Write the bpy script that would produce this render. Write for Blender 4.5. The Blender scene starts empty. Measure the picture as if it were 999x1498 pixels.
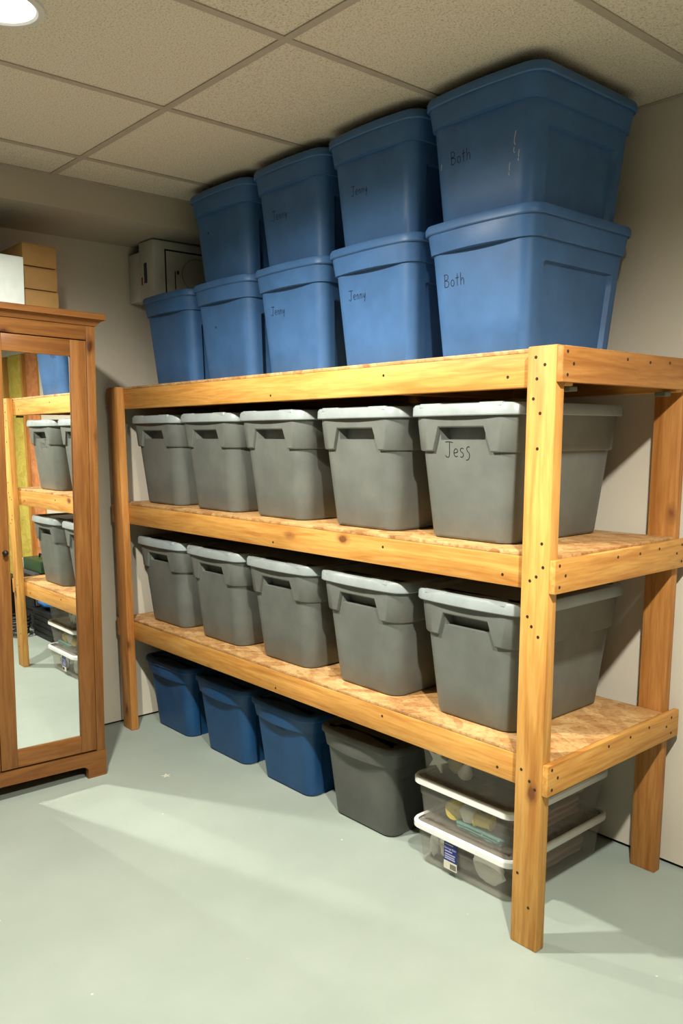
import bpy, bmesh, math, random
from mathutils import Vector, Matrix
random.seed(7)
S = bpy.context.scene
COL = S.collection

# ------------------------------------------------------------------ camera, light levels, exposure
CAM_POS = (1.25498, -1.81567, 1.43929)
YAW, PITCH, ROLL = 0.8515965, -0.1596355, -0.0040977
F_PX, CY = 1222.51, 832.0
cam_d = bpy.data.cameras.new('camera')
cam = bpy.data.objects.new('camera', cam_d)
COL.objects.link(cam)
_f = Vector((-math.sin(YAW) * math.cos(PITCH), math.cos(YAW) * math.cos(PITCH), math.sin(PITCH)))
_r = Vector((math.cos(YAW), math.sin(YAW), 0))
_u = _r.cross(_f)
_r2 = _r * math.cos(ROLL) + _u * math.sin(ROLL)
_u2 = _u * math.cos(ROLL) - _r * math.sin(ROLL)
cam.matrix_world = Matrix(((_r2.x, _u2.x, -_f.x, CAM_POS[0]), (_r2.y, _u2.y, -_f.y, CAM_POS[1]),
                           (_r2.z, _u2.z, -_f.z, CAM_POS[2]), (0, 0, 0, 1)))
cam_d.sensor_fit = 'VERTICAL'
cam_d.sensor_height = 36.0
cam_d.lens = F_PX / 1498 * 36.0
cam_d.shift_y = (CY - 749.0) / 1498
cam_d.clip_start = 0.02
S.camera = cam
S.view_settings.view_transform = 'Standard'
S.view_settings.look = 'None'
S.view_settings.gamma = 1.0
S.view_settings.use_curve_mapping = False
S.view_settings.exposure = 0.0
LAMP_POWER = 236.0            # watts of each recessed ceiling lamp
LAMP_COLOUR = (1.0, 0.97, 0.86)
LAMP_RADIUS = 0.038
LAMP_SPREAD, LAMP_BLEND = 168.0, 0.66
wd = bpy.data.worlds.new('world')
S.world = wd
wd.use_nodes = True
wd.node_tree.nodes['Background'].inputs[0].default_value = (0.05, 0.05, 0.05, 1)
wd.node_tree.nodes['Background'].inputs[1].default_value = 0.2
S.cycles.caustics_reflective = True
S.cycles.blur_glossy = 0.0
S.cycles.sample_clamp_indirect = 0.0
S.cycles.use_guiding = True
S.cycles.use_surface_guiding = True
S.cycles.guiding_training_samples = 24
S.cycles.max_bounces = 8
S.cycles.adaptive_threshold = 0.022
S.cycles.adaptive_min_samples = 24
S.cycles.diffuse_bounces = 2
S.cycles.transparent_max_bounces = 16

# ------------------------------------------------------------------ dimensions (metres)
L, D, T = 2.478, 0.689, 1.659          # shelf length, depth, post height
R1, R2, R3 = 1.559, 1.021, 0.455       # rail undersides
S1, S2, S3 = 1.566, 1.025, 0.467       # side board undersides
W4, T2, T1, OSB = 0.0889, 0.0381, 0.019, 0.011
YB, XL, H = 0.741, -2.543, 2.441       # back wall, left wall, ceiling
XR, YF = 4.2, -6.4
Z1, Z2, Z3 = R1 + W4 + OSB, R2 + W4 + OSB, R3 + W4 + OSB

# ------------------------------------------------------------------ materials
def new_mat(name):
    m = bpy.data.materials.new(name)
    m.use_nodes = True
    nt = m.node_tree
    return m, nt, nt.nodes['Principled BSDF'], nt.nodes, nt.links

def rgb(c): return (c[0], c[1], c[2], 1)

def ramp(N, stops):
    r = N.new('ShaderNodeValToRGB')
    e = r.color_ramp.elements
    e[0].position, e[0].color = stops[0][0], rgb(stops[0][1])
    e[1].position, e[1].color = stops[-1][0], rgb(stops[-1][1])
    for p, c in stops[1:-1]:
        x = e.new(p); x.color = rgb(c)
    return r

def coords(N, K, scale=(1, 1, 1), rnd=True):
    tc = N.new('ShaderNodeTexCoord')
    mp = N.new('ShaderNodeMapping')
    mp.inputs['Scale'].default_value = scale
    if rnd:
        oi = N.new('ShaderNodeObjectInfo')
        ml = N.new('ShaderNodeVectorMath'); ml.operation = 'SCALE'
        ml.inputs[0].default_value = (13.1, 7.7, 19.3)
        K.new(oi.outputs['Random'], ml.inputs['Scale'])
        ad = N.new('ShaderNodeVectorMath'); ad.operation = 'ADD'
        K.new(tc.outputs['Object'], ad.inputs[0]); K.new(ml.outputs[0], ad.inputs[1])
        K.new(ad.outputs[0], mp.inputs['Vector'])
    else:
        K.new(tc.outputs['Object'], mp.inputs['Vector'])
    return mp

def noise(N, K, vec, scale, detail=4, rough=0.5, dist=0.0):
    n = N.new('ShaderNodeTexNoise')
    n.inputs['Scale'].default_value = scale
    n.inputs['Detail'].default_value = detail
    n.inputs['Roughness'].default_value = rough
    n.inputs['Distortion'].default_value = dist
    K.new(vec.outputs[0], n.inputs['Vector'])
    return n

def bump(N, K, b, height, strength, dist=0.002):
    bp = N.new('ShaderNodeBump')
    bp.inputs['Strength'].default_value = strength
    bp.inputs['Distance'].default_value = dist
    K.new(height, bp.inputs['Height'])
    K.new(bp.outputs[0], b.inputs['Normal'])

def mixc(N, K, fac, a, bcol, mode='MIX'):
    m = N.new('ShaderNodeMix'); m.data_type = 'RGBA'; m.blend_type = mode
    if isinstance(fac, float): m.inputs[0].default_value = fac
    else: K.new(fac, m.inputs[0])
    for i, v in ((6, a), (7, bcol)):
        if isinstance(v, tuple): m.inputs[i].default_value = rgb(v)
        else: K.new(v, m.inputs[i])
    return m.outputs[2]

def wood(name, axis, light, mid, dark, knot, rough=0.55, knots=True, grain=1.0):
    m, nt, b, N, K = new_mat(name)
    sc = [1.0, 1.0, 1.0]; sc[axis] = 0.07
    mp = coords(N, K, tuple(sc))
    n1 = noise(N, K, mp, 26 * grain, 3, 0.55, 1.2)
    r1 = ramp(N, [(0.30, dark), (0.5, mid), (0.70, light)])
    K.new(n1.outputs['Fac'], r1.inputs[0])
    n2 = noise(N, K, mp, 130 * grain, 3, 0.6, 0.3)
    r2 = ramp(N, [(0.35, (0.72, 0.66, 0.58)), (0.6, (1, 1, 1))])
    K.new(n2.outputs['Fac'], r2.inputs[0])
    c = mixc(N, K, 0.55, r1.outputs[0], r2.outputs[0], 'MULTIPLY')
    sb = [1.0, 1.0, 1.0]; sb[axis] = 0.35
    mb = coords(N, K, tuple(sb))
    n3 = noise(N, K, mb, 4.0, 2, 0.5)
    r3 = ramp(N, [(0.35, (0.80, 0.74, 0.66)), (0.65, (1.06, 1.03, 1.0))])
    K.new(n3.outputs['Fac'], r3.inputs[0])
    c = mixc(N, K, 0.7, c, r3.outputs[0], 'MULTIPLY')
    if knots:
        sk = [1.0, 1.0, 1.0]; sk[axis] = 0.55
        mk = coords(N, K, tuple(sk))
        nd = noise(N, K, mk, 30, 2, 0.5)
        av = N.new('ShaderNodeVectorMath'); av.operation = 'SCALE'; av.inputs['Scale'].default_value = 0.018
        K.new(nd.outputs['Color'], av.inputs[0])
        ad = N.new('ShaderNodeVectorMath'); ad.operation = 'ADD'
        K.new(mk.outputs[0], ad.inputs[0]); K.new(av.outputs[0], ad.inputs[1])
        v = N.new('ShaderNodeTexVoronoi'); v.inputs['Scale'].default_value = 6.5
        K.new(ad.outputs[0], v.inputs['Vector'])
        rk = ramp(N, [(0.055, (1, 1, 1)), (0.09, (0.5, 0.5, 0.5)), (0.16, (0, 0, 0))])
        K.new(v.outputs['Distance'], rk.inputs[0])
        c = mixc(N, K, rk.outputs[0], c, knot)
    K.new(c, b.inputs['Base Color'])
    b.inputs['Roughness'].default_value = rough
    b.inputs['Specular IOR Level'].default_value = 0.3
    bump(N, K, b, n2.outputs['Fac'], 0.25, 0.001)
    return m

PINE = ((0.78, 0.44, 0.128), (0.70, 0.355, 0.088), (0.55, 0.235, 0.050), (0.20, 0.068, 0.018))
WX, WY, WZ = [wood('pine_grain_' + 'xyz'[i], i, *PINE) for i in range(3)]
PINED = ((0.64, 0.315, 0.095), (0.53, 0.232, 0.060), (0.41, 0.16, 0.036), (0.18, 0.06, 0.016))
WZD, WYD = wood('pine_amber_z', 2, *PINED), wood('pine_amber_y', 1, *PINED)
ANT = ((0.315, 0.140, 0.040), (0.255, 0.106, 0.028), (0.19, 0.072, 0.018), (0.07, 0.022, 0.007))
AZ, AY, AX = [wood('antique_pine_' + 'xyz'[i], i, *ANT, rough=0.42) for i in (2, 1, 0)]

def plastic(name, col, rough=0.42, mottled=0.12, spec=0.4):
    m, nt, b, N, K = new_mat(name)
    mp = coords(N, K)
    n = noise(N, K, mp, 9, 5, 0.6)
    r = ramp(N, [(0.35, tuple(x * (1 - mottled) for x in col)), (0.7, tuple(min(1, x * (1 + mottled)) for x in col))])
    K.new(n.outputs['Fac'], r.inputs[0])
    K.new(r.outputs[0], b.inputs['Base Color'])
    b.inputs['Roughness'].default_value = rough
    b.inputs['Specular IOR Level'].default_value = spec
    n2 = noise(N, K, mp, 420, 2, 0.5)
    bump(N, K, b, n2.outputs['Fac'], 0.12, 0.0006)
    return m

def plain(name, col, rough=0.6, metal=0.0, spec=0.3, bumpy=0.0, bscale=60):
    m, nt, b, N, K = new_mat(name)
    b.inputs['Roughness'].default_value = rough
    b.inputs['Metallic'].default_value = metal
    b.inputs['Specular IOR Level'].default_value = spec
    mp = coords(N, K)
    n = noise(N, K, mp, 20, 3)
    r = ramp(N, [(0.3, tuple(x * 0.93 for x in col)), (0.7, tuple(min(1, x * 1.05) for x in col))])
    K.new(n.outputs['Fac'], r.inputs[0]); K.new(r.outputs[0], b.inputs['Base Color'])
    if bumpy:
        n2 = noise(N, K, mp, bscale, 4)
        bump(N, K, b, n2.outputs['Fac'], bumpy, 0.003)
    return m

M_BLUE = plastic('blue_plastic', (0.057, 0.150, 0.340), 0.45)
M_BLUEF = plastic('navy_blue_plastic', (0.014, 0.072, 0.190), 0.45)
M_GREY = plastic('grey_plastic', (0.147, 0.157, 0.141), 0.42)
M_GREYLID = plastic('pale_grey_plastic', (0.31, 0.35, 0.35), 0.38)
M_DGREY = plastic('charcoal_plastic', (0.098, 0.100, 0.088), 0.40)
M_INK = plain('marker_ink', (0.006, 0.006, 0.010), 0.5)
M_INKF = plain('faded_marker_ink', (0.022, 0.045, 0.085), 0.5)
M_SCREW = plain('dark_screw', (0.035, 0.022, 0.012), 0.4)
M_BLACK = plain('black_plastic', (0.010, 0.010, 0.011), 0.45)
M_WHITECARD = plain('white_card', (0.66, 0.66, 0.58), 0.6, bumpy=0.05)
M_WHITEBOX = plain('bright_white_board', (0.82, 0.90, 0.86), 0.5)
M_BROWN = plain('brown_cardboard', (0.44, 0.25, 0.085), 0.75, bumpy=0.08)
M_TRIMW = plain('white_enamel', (0.75, 0.74, 0.70), 0.35)
M_GAPSHADE = plain('gap_shade', (0.012, 0.011, 0.010), 0.9)  # near-black, puts the shade behind the raised drywall into the colour
M_PLENUM = plain('plenum_dark', (0.05, 0.05, 0.05), 0.9)

def m_osb():
    m, nt, b, N, K = new_mat('oriented_strand_board')
    mp = coords(N, K, (1, 1, 1), True)
    nd = noise(N, K, mp, 5, 3)
    cols = None
    for ang, sc, sd in ((0.5, (8, 30, 30), 0.0), (-0.7, (9, 34, 34), 3.3)):
        rt = N.new('ShaderNodeMapping')
        rt.inputs['Rotation'].default_value = (0, 0, ang)
        rt.inputs['Location'].default_value = (sd, sd * 2, 0)
        K.new(mp.outputs[0], rt.inputs['Vector'])
        s2 = N.new('ShaderNodeMapping'); s2.inputs['Scale'].default_value = sc
        K.new(rt.outputs[0], s2.inputs['Vector'])
        dm = N.new('ShaderNodeVectorMath'); dm.operation = 'MULTIPLY_ADD'
        dm.inputs[1].default_value = (3, 3, 3)
        K.new(nd.outputs['Color'], dm.inputs[0]); K.new(s2.outputs[0], dm.inputs[2])
        v = N.new('ShaderNodeTexVoronoi'); v.inputs['Scale'].default_value = 1.0
        K.new(dm.outputs[0], v.inputs['Vector'])
        sp = N.new('ShaderNodeSeparateColor'); K.new(v.outputs['Color'], sp.inputs[0])
        r = ramp(N, [(0.0, (0.34, 0.145, 0.045)), (0.35, (0.52, 0.27, 0.095)), (0.7, (0.62, 0.37, 0.15)), (1.0, (0.70, 0.46, 0.21))])
        K.new(sp.outputs[0], r.inputs[0])
        cols = r.outputs[0] if cols is None else mixc(N, K, 0.5, cols, r.outputs[0])
        hgt = sp.outputs[1]
    n4 = noise(N, K, mp, 90, 3)
    r4 = ramp(N, [(0.32, (0.55, 0.45, 0.36)), (0.5, (1, 1, 1))])
    K.new(n4.outputs['Fac'], r4.inputs[0])
    c = mixc(N, K, 0.6, cols, r4.outputs[0], 'MULTIPLY')
    K.new(c, b.inputs['Base Color'])
    b.inputs['Roughness'].default_value = 0.6
    bump(N, K, b, hgt, 0.3, 0.001)
    return m
M_OSB = m_osb()

def m_floor():
    m, nt, b, N, K = new_mat('painted_concrete')
    mp = coords(N, K, (1, 1, 1), False)
    n1 = noise(N, K, mp, 1.7, 5, 0.6)
    r1 = ramp(N, [(0.3, (0.340, 0.395, 0.345)), (0.7, (0.405, 0.460, 0.405))])
    K.new(n1.outputs['Fac'], r1.inputs[0])
    n2 = noise(N, K, mp, 26, 5, 0.7)
    r2 = ramp(N, [(0.70, (0, 0, 0)), (0.78, (0.35, 0.35, 0.35))])
    K.new(n2.outputs['Fac'], r2.inputs[0])
    c = mixc(N, K, r2.outputs[0], r1.outputs[0], (0.50, 0.52, 0.44))
    v = N.new('ShaderNodeTexVoronoi'); v.inputs['Scale'].default_value = 7.0
    K.new(mp.outputs[0], v.inputs['Vector'])
    r3 = ramp(N, [(0.018, (1, 1, 1)), (0.030, (0, 0, 0))])
    K.new(v.outputs['Distance'], r3.inputs[0])
    c = mixc(N, K, r3.outputs[0], c, (0.70, 0.72, 0.64))
    K.new(c, b.inputs['Base Color'])
    b.inputs['Roughness'].default_value = 0.6
    b.inputs['Specular IOR Level'].default_value = 0.22
    n4 = noise(N, K, mp, 70, 4)
    bump(N, K, b, n4.outputs['Fac'], 0.10, 0.002)
    return m
M_FLOOR = m_floor()

def m_wall(name, col):
    m, nt, b, N, K = new_mat(name)
    mp = coords(N, K, (1, 1, 1), False)
    n1 = noise(N, K, mp, 2.5, 4)
    r1 = ramp(N, [(0.3, tuple(x * 0.95 for x in col)), (0.7, tuple(x * 1.03 for x in col))])
    K.new(n1.outputs['Fac'], r1.inputs[0]); K.new(r1.outputs[0], b.inputs['Base Color'])
    b.inputs['Roughness'].default_value = 0.75
    b.inputs['Specular IOR Level'].default_value = 0.15
    n2 = noise(N, K, mp, 130, 3, 0.6)
    bump(N, K, b, n2.outputs['Fac'], 0.12, 0.0015)
    return m
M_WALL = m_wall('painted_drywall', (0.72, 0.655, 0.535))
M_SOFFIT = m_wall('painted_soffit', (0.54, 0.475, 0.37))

def m_tile():
    m, nt, b, N, K = new_mat('speckled_ceiling_tile')
    mp = coords(N, K, (1, 1, 1), True)
    n1 = noise(N, K, mp, 210, 3, 0.75)
    r1 = ramp(N, [(0.34, (0.44, 0.37, 0.26)), (0.46, (0.76, 0.675, 0.54)), (0.62, (0.84, 0.765, 0.63))])
    K.new(n1.outputs['Fac'], r1.inputs[0])
    v = N.new('ShaderNodeTexVoronoi'); v.inputs['Scale'].default_value = 120
    K.new(mp.outputs[0], v.inputs['Vector'])
    r2 = ramp(N, [(0.10, (0.62, 0.54, 0.44)), (0.22, (1, 1, 1))])
    K.new(v.outputs['Distance'], r2.inputs[0])
    c = mixc(N, K, 0.75, r1.outputs[0], r2.outputs[0], 'MULTIPLY')
    K.new(c, b.inputs['Base Color'])
    b.inputs['Roughness'].default_value = 0.9
    b.inputs['Specular IOR Level'].default_value = 0.1
    bump(N, K, b, n1.outputs['Fac'], 0.35, 0.003)
    return m
M_TILE = m_tile()
M_GRID = plain('grid_metal', (0.50, 0.42, 0.335), 0.5)

def m_mirror():
    m, nt, b, N, K = new_mat('mirror_glass')
    b.inputs['Base Color'].default_value = (0.93, 0.95, 0.94, 1)
    b.inputs['Metallic'].default_value = 1.0
    b.inputs['Roughness'].default_value = 0.0
    return m
M_MIRROR = m_mirror()

def m_clear(name, tint, haze, alpha):
    m, nt, b, N, K = new_mat(name)
    tr = N.new('ShaderNodeBsdfTransparent'); tr.inputs[0].default_value = rgb(tint)
    b.inputs['Base Color'].default_value = rgb(haze)
    b.inputs['Roughness'].default_value = 0.18
    mx = N.new('ShaderNodeMixShader')
    mp = coords(N, K)
    n = noise(N, K, mp, 14, 3)
    r = ramp(N, [(0.3, (alpha * 0.8,) * 3), (0.7, (min(1, alpha * 1.2),) * 3)])
    K.new(n.outputs['Fac'], r.inputs[0])
    K.new(r.outputs[0], mx.inputs[0])
    K.new(tr.outputs[0], mx.inputs[1]); K.new(b.outputs[0], mx.inputs[2])
    K.new(mx.outputs[0], N['Material Output'].inputs['Surface'])
    return m
M_CLEAR = m_clear('clear_plastic', (0.97, 0.965, 0.95), (0.66, 0.62, 0.56), 0.11)
M_CLEARLID = m_clear('frosted_lid', (0.9, 0.88, 0.85), (0.50, 0.46, 0.40), 0.40)
M_RIM = plastic('white_lid_rim', (0.88, 0.89, 0.86), 0.3, 0.03)

def m_emit(name, col, s):
    m, nt, b, N, K = new_mat(name)
    b.inputs['Base Color'].default_value = rgb(col)
    b.inputs['Emission Color'].default_value = rgb(col)
    b.inputs['Emission Strength'].default_value = s
    return m
M_BULB = m_emit('lit_lamp_lens', (1.0, 0.97, 0.90), 9.0)

def m_insul(name, c1, c2):
    m, nt, b, N, K = new_mat(name)
    mp = coords(N, K)
    n = noise(N, K, mp, 11, 6, 0.7, 1.0)
    r = ramp(N, [(0.35, c1), (0.65, c2)])
    K.new(n.outputs['Fac'], r.inputs[0]); K.new(r.outputs[0], b.inputs['Base Color'])
    b.inputs['Roughness'].default_value = 0.95
    bump(N, K, b, n.outputs['Fac'], 0.8, 0.02)
    return m
M_INSO = m_insul('orange_insulation', (0.62, 0.19, 0.055), (0.85, 0.36, 0.14))
M_INSY = m_insul('yellow_insulation', (0.62, 0.45, 0.06), (0.80, 0.64, 0.13))

# ------------------------------------------------------------------ builders
def put(name, verts, faces, mat, parent=None, smooth=0.0, loc=None):
    me = bpy.data.meshes.new(name)
    me.from_pydata([tuple(v) for v in verts], [], faces)
    bm = bmesh.new(); bm.from_mesh(me)
    bmesh.ops.recalc_face_normals(bm, faces=bm.faces)
    bm.to_mesh(me); bm.free()
    if mat: me.materials.append(mat)
    if smooth:
        for p in me.polygons: p.use_smooth = True
        me.set_sharp_from_angle(angle=math.radians(smooth))
    return link(name, me, parent, loc)

def link(name, me, parent=None, loc=None):
    o = bpy.data.objects.new(name, me)
    COL.objects.link(o)
    if parent is not None: o.parent = parent
    if loc is not None: o.location = loc
    return o

def empty(name, loc=(0, 0, 0), rz=0.0):
    o = bpy.data.objects.new(name, None)
    COL.objects.link(o); o.location = loc; o.rotation_euler = (0, 0, rz)
    o.empty_display_size = 0.05
    return o

def tag(o, label, cat, group=None):
    o['label'] = label; o['category'] = cat
    if group: o['group'] = group
    return o

def struct(o, label=None):
    o['kind'] = 'structure'
    if label: o['label'] = label
    return o

def box(x0, x1, y0, y1, z0, z1):
    v = [(x, y, z) for z in (z0, z1) for y in (y0, y1) for x in (x0, x1)]
    f = [(0, 2, 3, 1), (4, 5, 7, 6), (0, 1, 5, 4), (2, 6, 7, 3), (0, 4, 6, 2), (1, 3, 7, 5)]
    return v, f

def bbox(name, x0, x1, y0, y1, z0, z1, mat, parent=None, bev=0.0, seg=2):
    me = bpy.data.meshes.new(name)
    bm = bmesh.new()
    v, f = box(x0, x1, y0, y1, z0, z1)
    vs = [bm.verts.new(p) for p in v]
    for q in f: bm.faces.new([vs[i] for i in q])
    bmesh.ops.recalc_face_normals(bm, faces=bm.faces)
    if bev:
        bmesh.ops.bevel(bm, geom=list(bm.edges), offset=bev, segments=seg, affect='EDGES', profile=0.5)
    bm.to_mesh(me); bm.free()
    me.materials.append(mat)
    if bev:
        for p in me.polygons: p.use_smooth = True
        me.set_sharp_from_angle(angle=math.radians(40))
    return link(name, me, parent)

def lathe(profile, n=24):
    v, f = [], []
    m = len(profile)
    for i in range(n):
        a = 2 * math.pi * i / n
        for r, z in profile: v.append((r * math.cos(a), r * math.sin(a), z))
    for i in range(n):
        j = (i + 1) % n
        for k in range(m - 1):
            f.append((i * m + k, j * m + k, j * m + k + 1, i * m + k + 1))
    return v, f

def tube(pts, r, n=8, closed=False):
    v, f = [], []
    pts = [Vector(p) for p in pts]
    m = len(pts)
    for i, p in enumerate(pts):
        a = pts[(i - 1) % m] if (closed or i > 0) else pts[i]
        b = pts[(i + 1) % m] if (closed or i < m - 1) else pts[i]
        t = (b - a).normalized()
        up = Vector((0, 0, 1)) if abs(t.z) < 0.95 else Vector((1, 0, 0))
        s = t.cross(up).normalized(); u = s.cross(t)
        for k in range(n):
            an = 2 * math.pi * k / n
            v.append(p + s * (r * math.cos(an)) + u * (r * math.sin(an)))
    for i in range(m if closed else m - 1):
        j = (i + 1) % m
        for k in range(n):
            l = (k + 1) % n
            f.append((i * n + k, i * n + l, j * n + l, j * n + k))
    if not closed:
        f.append(tuple(range(n - 1, -1, -1))); f.append(tuple((m - 1) * n + k for k in range(n)))
    return v, f

# rounded-rectangle columns: ('f'|'r'|'b'|'l', frac) on straights, ('c', k, ang) on corners
def columns(uf, us, nc=6):
    c = [('f', u) for u in uf]
    c += [('c', 0, (i + 1) / (nc + 1)) for i in range(nc)]
    c += [('r', u) for u in us]
    c += [('c', 1, (i + 1) / (nc + 1)) for i in range(nc)]
    c += [('b', u) for u in uf]
    c += [('c', 2, (i + 1) / (nc + 1)) for i in range(nc)]
    c += [('l', u) for u in us]
    c += [('c', 3, (i + 1) / (nc + 1)) for i in range(nc)]
    return c

def colpos(c, a, b, r):
    if c[0] == 'f': return Vector((c[1] * (a - r), -b, 0)), Vector((0, -1, 0))
    if c[0] == 'b': return Vector((-c[1] * (a - r), b, 0)), Vector((0, 1, 0))
    if c[0] == 'r': return Vector((a, c[1] * (b - r), 0)), Vector((1, 0, 0))
    if c[0] == 'l': return Vector((-a, -c[1] * (b - r), 0)), Vector((-1, 0, 0))
    k, t = c[1], c[2]
    ang = math.radians(-90 + 90 * k + 90 * t)
    cx = (a - r) * (1 if k in (0, 1) else -1); cy = (b - r) * (-1 if k in (0, 3) else 1)
    n = Vector((math.cos(ang), math.sin(ang), 0))
    return Vector((cx, cy, 0)) + n * r, n

def loft(cols, levels, cap0=True, cap1=False):
    """levels: list of (z or f(col), a, b, r, off or f(col))"""
    v, f = [], []
    n = len(cols)
    for z, a, b, r, off in levels:
        for c in cols:
            p, nm = colpos(c, a, b, r)
            o = off(c) if callable(off) else off
            zz = z(c) if callable(z) else z
            v.append(p + nm * o + Vector((0, 0, zz)))
    for i in range(len(levels) - 1):
        for j in range(n):
            k = (j + 1) % n
            f.append((i * n + j, i * n + k, (i + 1) * n + k, (i + 1) * n + j))
    if cap0: f.append(tuple(range(n - 1, -1, -1)))
    if cap1: f.append(tuple((len(levels) - 1) * n + j for j in range(n)))
    return v, f

def lerp(a, b, t): return a + (b - a) * t

# ------------------------------------------------------------------ handwriting strokes (unit letters)
GLY = {
 'J': (0.62, [[(0.05, 1.0), (0.35, 1.02), (0.72, 0.97)], [(0.42, 1.0), (0.40, 0.5), (0.38, 0.12), (0.28, -0.02), (0.12, 0.0), (0.02, 0.12)]]),
 'e': (0.46, [[(0.08, 0.28), (0.30, 0.30), (0.40, 0.38), (0.34, 0.52), (0.20, 0.54), (0.08, 0.40), (0.08, 0.18), (0.20, 0.03), (0.40, 0.06)]]),
 's': (0.40, [[(0.36, 0.56), (0.20, 0.60), (0.08, 0.50), (0.14, 0.36), (0.30, 0.26), (0.34, 0.12), (0.22, 0.0), (0.06, 0.03)]]),
 'S': (0.42, [[(0.40, 0.66), (0.26, 0.70), (0.14, 0.58), (0.20, 0.40), (0.34, 0.26), (0.36, 0.04), (0.24, -0.16), (0.06, -0.18)]]),
 'B': (0.60, [[(0.08, 0.98), (0.09, 0.5), (0.08, 0.0)], [(0.02, 0.96), (0.30, 1.0), (0.46, 0.84), (0.40, 0.62), (0.12, 0.52), (0.44, 0.46), (0.54, 0.22), (0.38, 0.02), (0.08, 0.0)]]),
 'o': (0.46, [[(0.24, 0.52), (0.08, 0.40), (0.08, 0.14), (0.22, 0.0), (0.38, 0.12), (0.38, 0.40), (0.24, 0.52)]]),
 't': (0.38, [[(0.20, 0.96), (0.18, 0.3), (0.20, 0.0)], [(0.0, 0.60), (0.38, 0.64)]]),
 'h': (0.50, [[(0.08, 0.98), (0.08, 0.0)], [(0.08, 0.34), (0.24, 0.54), (0.38, 0.46), (0.40, 0.0)]]),
 'n': (0.42, [[(0.06, 0.50), (0.06, 0.0)], [(0.06, 0.34), (0.20, 0.52), (0.32, 0.42), (0.34, 0.0)]]),
 'y': (0.44, [[(0.04, 0.52), (0.08, 0.18), (0.24, 0.12), (0.38, 0.52)], [(0.38, 0.52), (0.34, 0.0), (0.22, -0.36)]]),
 '/': (0.34, [[(0.24, 1.0), (0.12, 0.55), (0.16, 0.30)], [(0.10, 0.20), (0.06, 0.0), (0.14, -0.08)]]),
 '~': (0.55, [[(0.0, 0.3), (0.12, 0.52), (0.2, 0.1), (0.34, 0.5), (0.42, 0.12), (0.55, 0.4)]]),
}
def handwriting(parent, text, x0, z0, h, face, mat, wid=0.0018):
    """face(z) -> local y of the front surface at height z"""
    v, f = [], []
    x = x0
    for ch in text:
        adv, strokes = GLY[ch]
        for st in strokes:
            P = []
            for i in range(len(st) - 1):           # Catmull-Rom smoothing
                p0 = st[max(i - 1, 0)]; p1 = st[i]; p2 = st[i + 1]; p3 = st[min(i + 2, len(st) - 1)]
                for k in range(4):
                    t = k / 4
                    P.append(tuple(0.5 * (2 * p1[q] + (p2[q] - p0[q]) * t + (2 * p0[q] - 5 * p1[q] + 4 * p2[q] - p3[q]) * t * t
                                   + (3 * p1[q] - p0[q] - 3 * p2[q] + p3[q]) * t ** 3) for q in (0, 1)))
            P.append(st[-1])
            Q = [Vector((x + p[0] * h, z0 + p[1] * h)) for p in P]
            base = len(v)
            for i, q in enumerate(Q):
                d = (Q[min(i + 1, len(Q) - 1)] - Q[max(i - 1, 0)]).normalized()
                nn = Vector((-d.y, d.x)) * wid * 0.5
                for s in (-1, 1):
                    w = q + nn * s
                    v.append((w.x, face(w.y) - 0.0007, w.y))
            for i in range(len(Q) - 1):
                f.append((base + 2 * i, base + 2 * i + 1, base + 2 * i + 3, base + 2 * i + 2))
        x += adv * h + 0.10 * h
    return put('handwriting', v, f, mat, parent)

# ------------------------------------------------------------------ the setting
fl = struct(bbox('floor', XL - 0.1, XR + 0.1, YF - 0.1, YB + 0.1, -0.08, 0.0, M_FLOOR))
wb = struct(bbox('wall_back', XL, 1.32, YB, YB + 0.012, 0.014, 2.66, M_WALL))
struct(bbox('wall_back_core', XL - 0.02, XR + 0.1, YB + 0.10, YB + 0.16, 0.0, 2.66, M_GAPSHADE))
struct(bbox('gap_shade_back', XL, 1.32, YB + 0.013, YB + 0.05, 0.0, 0.03, M_GAPSHADE))  # dark strip standing in for shade in the gap under the drywall
wl = struct(bbox('wall_left', XL - 0.012, XL, YF, YB, 0.012, 2.66, M_WALL))
struct(bbox('wall_left_core', XL - 0.10, XL - 0.04, YF, YB + 0.1, 0.0, 2.66, M_GAPSHADE))
struct(bbox('gap_shade_left', XL - 0.04, XL - 0.013, YF, YB, 0.0, 0.03, M_GAPSHADE))  # painted shade for the gap below the left drywall, no real baseboard
struct(bbox('wall_right', XR, XR + 0.05, YF, YB + 0.1, 0.0, 2.66, M_WALL))
struct(bbox('wall_front', XL, XR, YF - 0.05, YF, 0.0, 2.66, M_WALL))
# unfinished stretch of the back wall, seen in the wardrobe mirror
hd = struct(bbox('wall_back_header', 1.32, XR, YB - 0.004, YB + 0.06, 2.09, 2.66, M_WALL))
uw = struct(bbox('wall_back_stud_plate', 1.32, XR, YB + 0.0, YB + 0.09, 0.0, 0.038, WX))
for i, x in enumerate((1.32, 1.68, 2.09, 2.50, 2.91, 3.32, 3.73, 4.14)):
    bbox('wall_stud', x, x + 0.038, YB, YB + 0.09, 0.038, 2.09, WZ, uw, 0.002, 1)
def batt(x0, x1, mat):
    nx, nz = 8, 30
    v, f = [], []
    for k in range(nz + 1):
        for i in range(nx + 1):
            u = i / nx
            pu = math.sin(math.pi * u) ** 0.6 * 0.035 + random.uniform(-0.006, 0.006)
            v.append((lerp(x0, x1, u), YB + 0.035 - pu, lerp(0.04, 2.088, k / nz)))
    for k in range(nz):
        for i in range(nx):
            a = k * (nx + 1) + i
            f.append((a, a + 1, a + nx + 2, a + nx + 1))
    n = len(v)
    return put('insulation_batt', v, f, mat, uw, 80)
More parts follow.
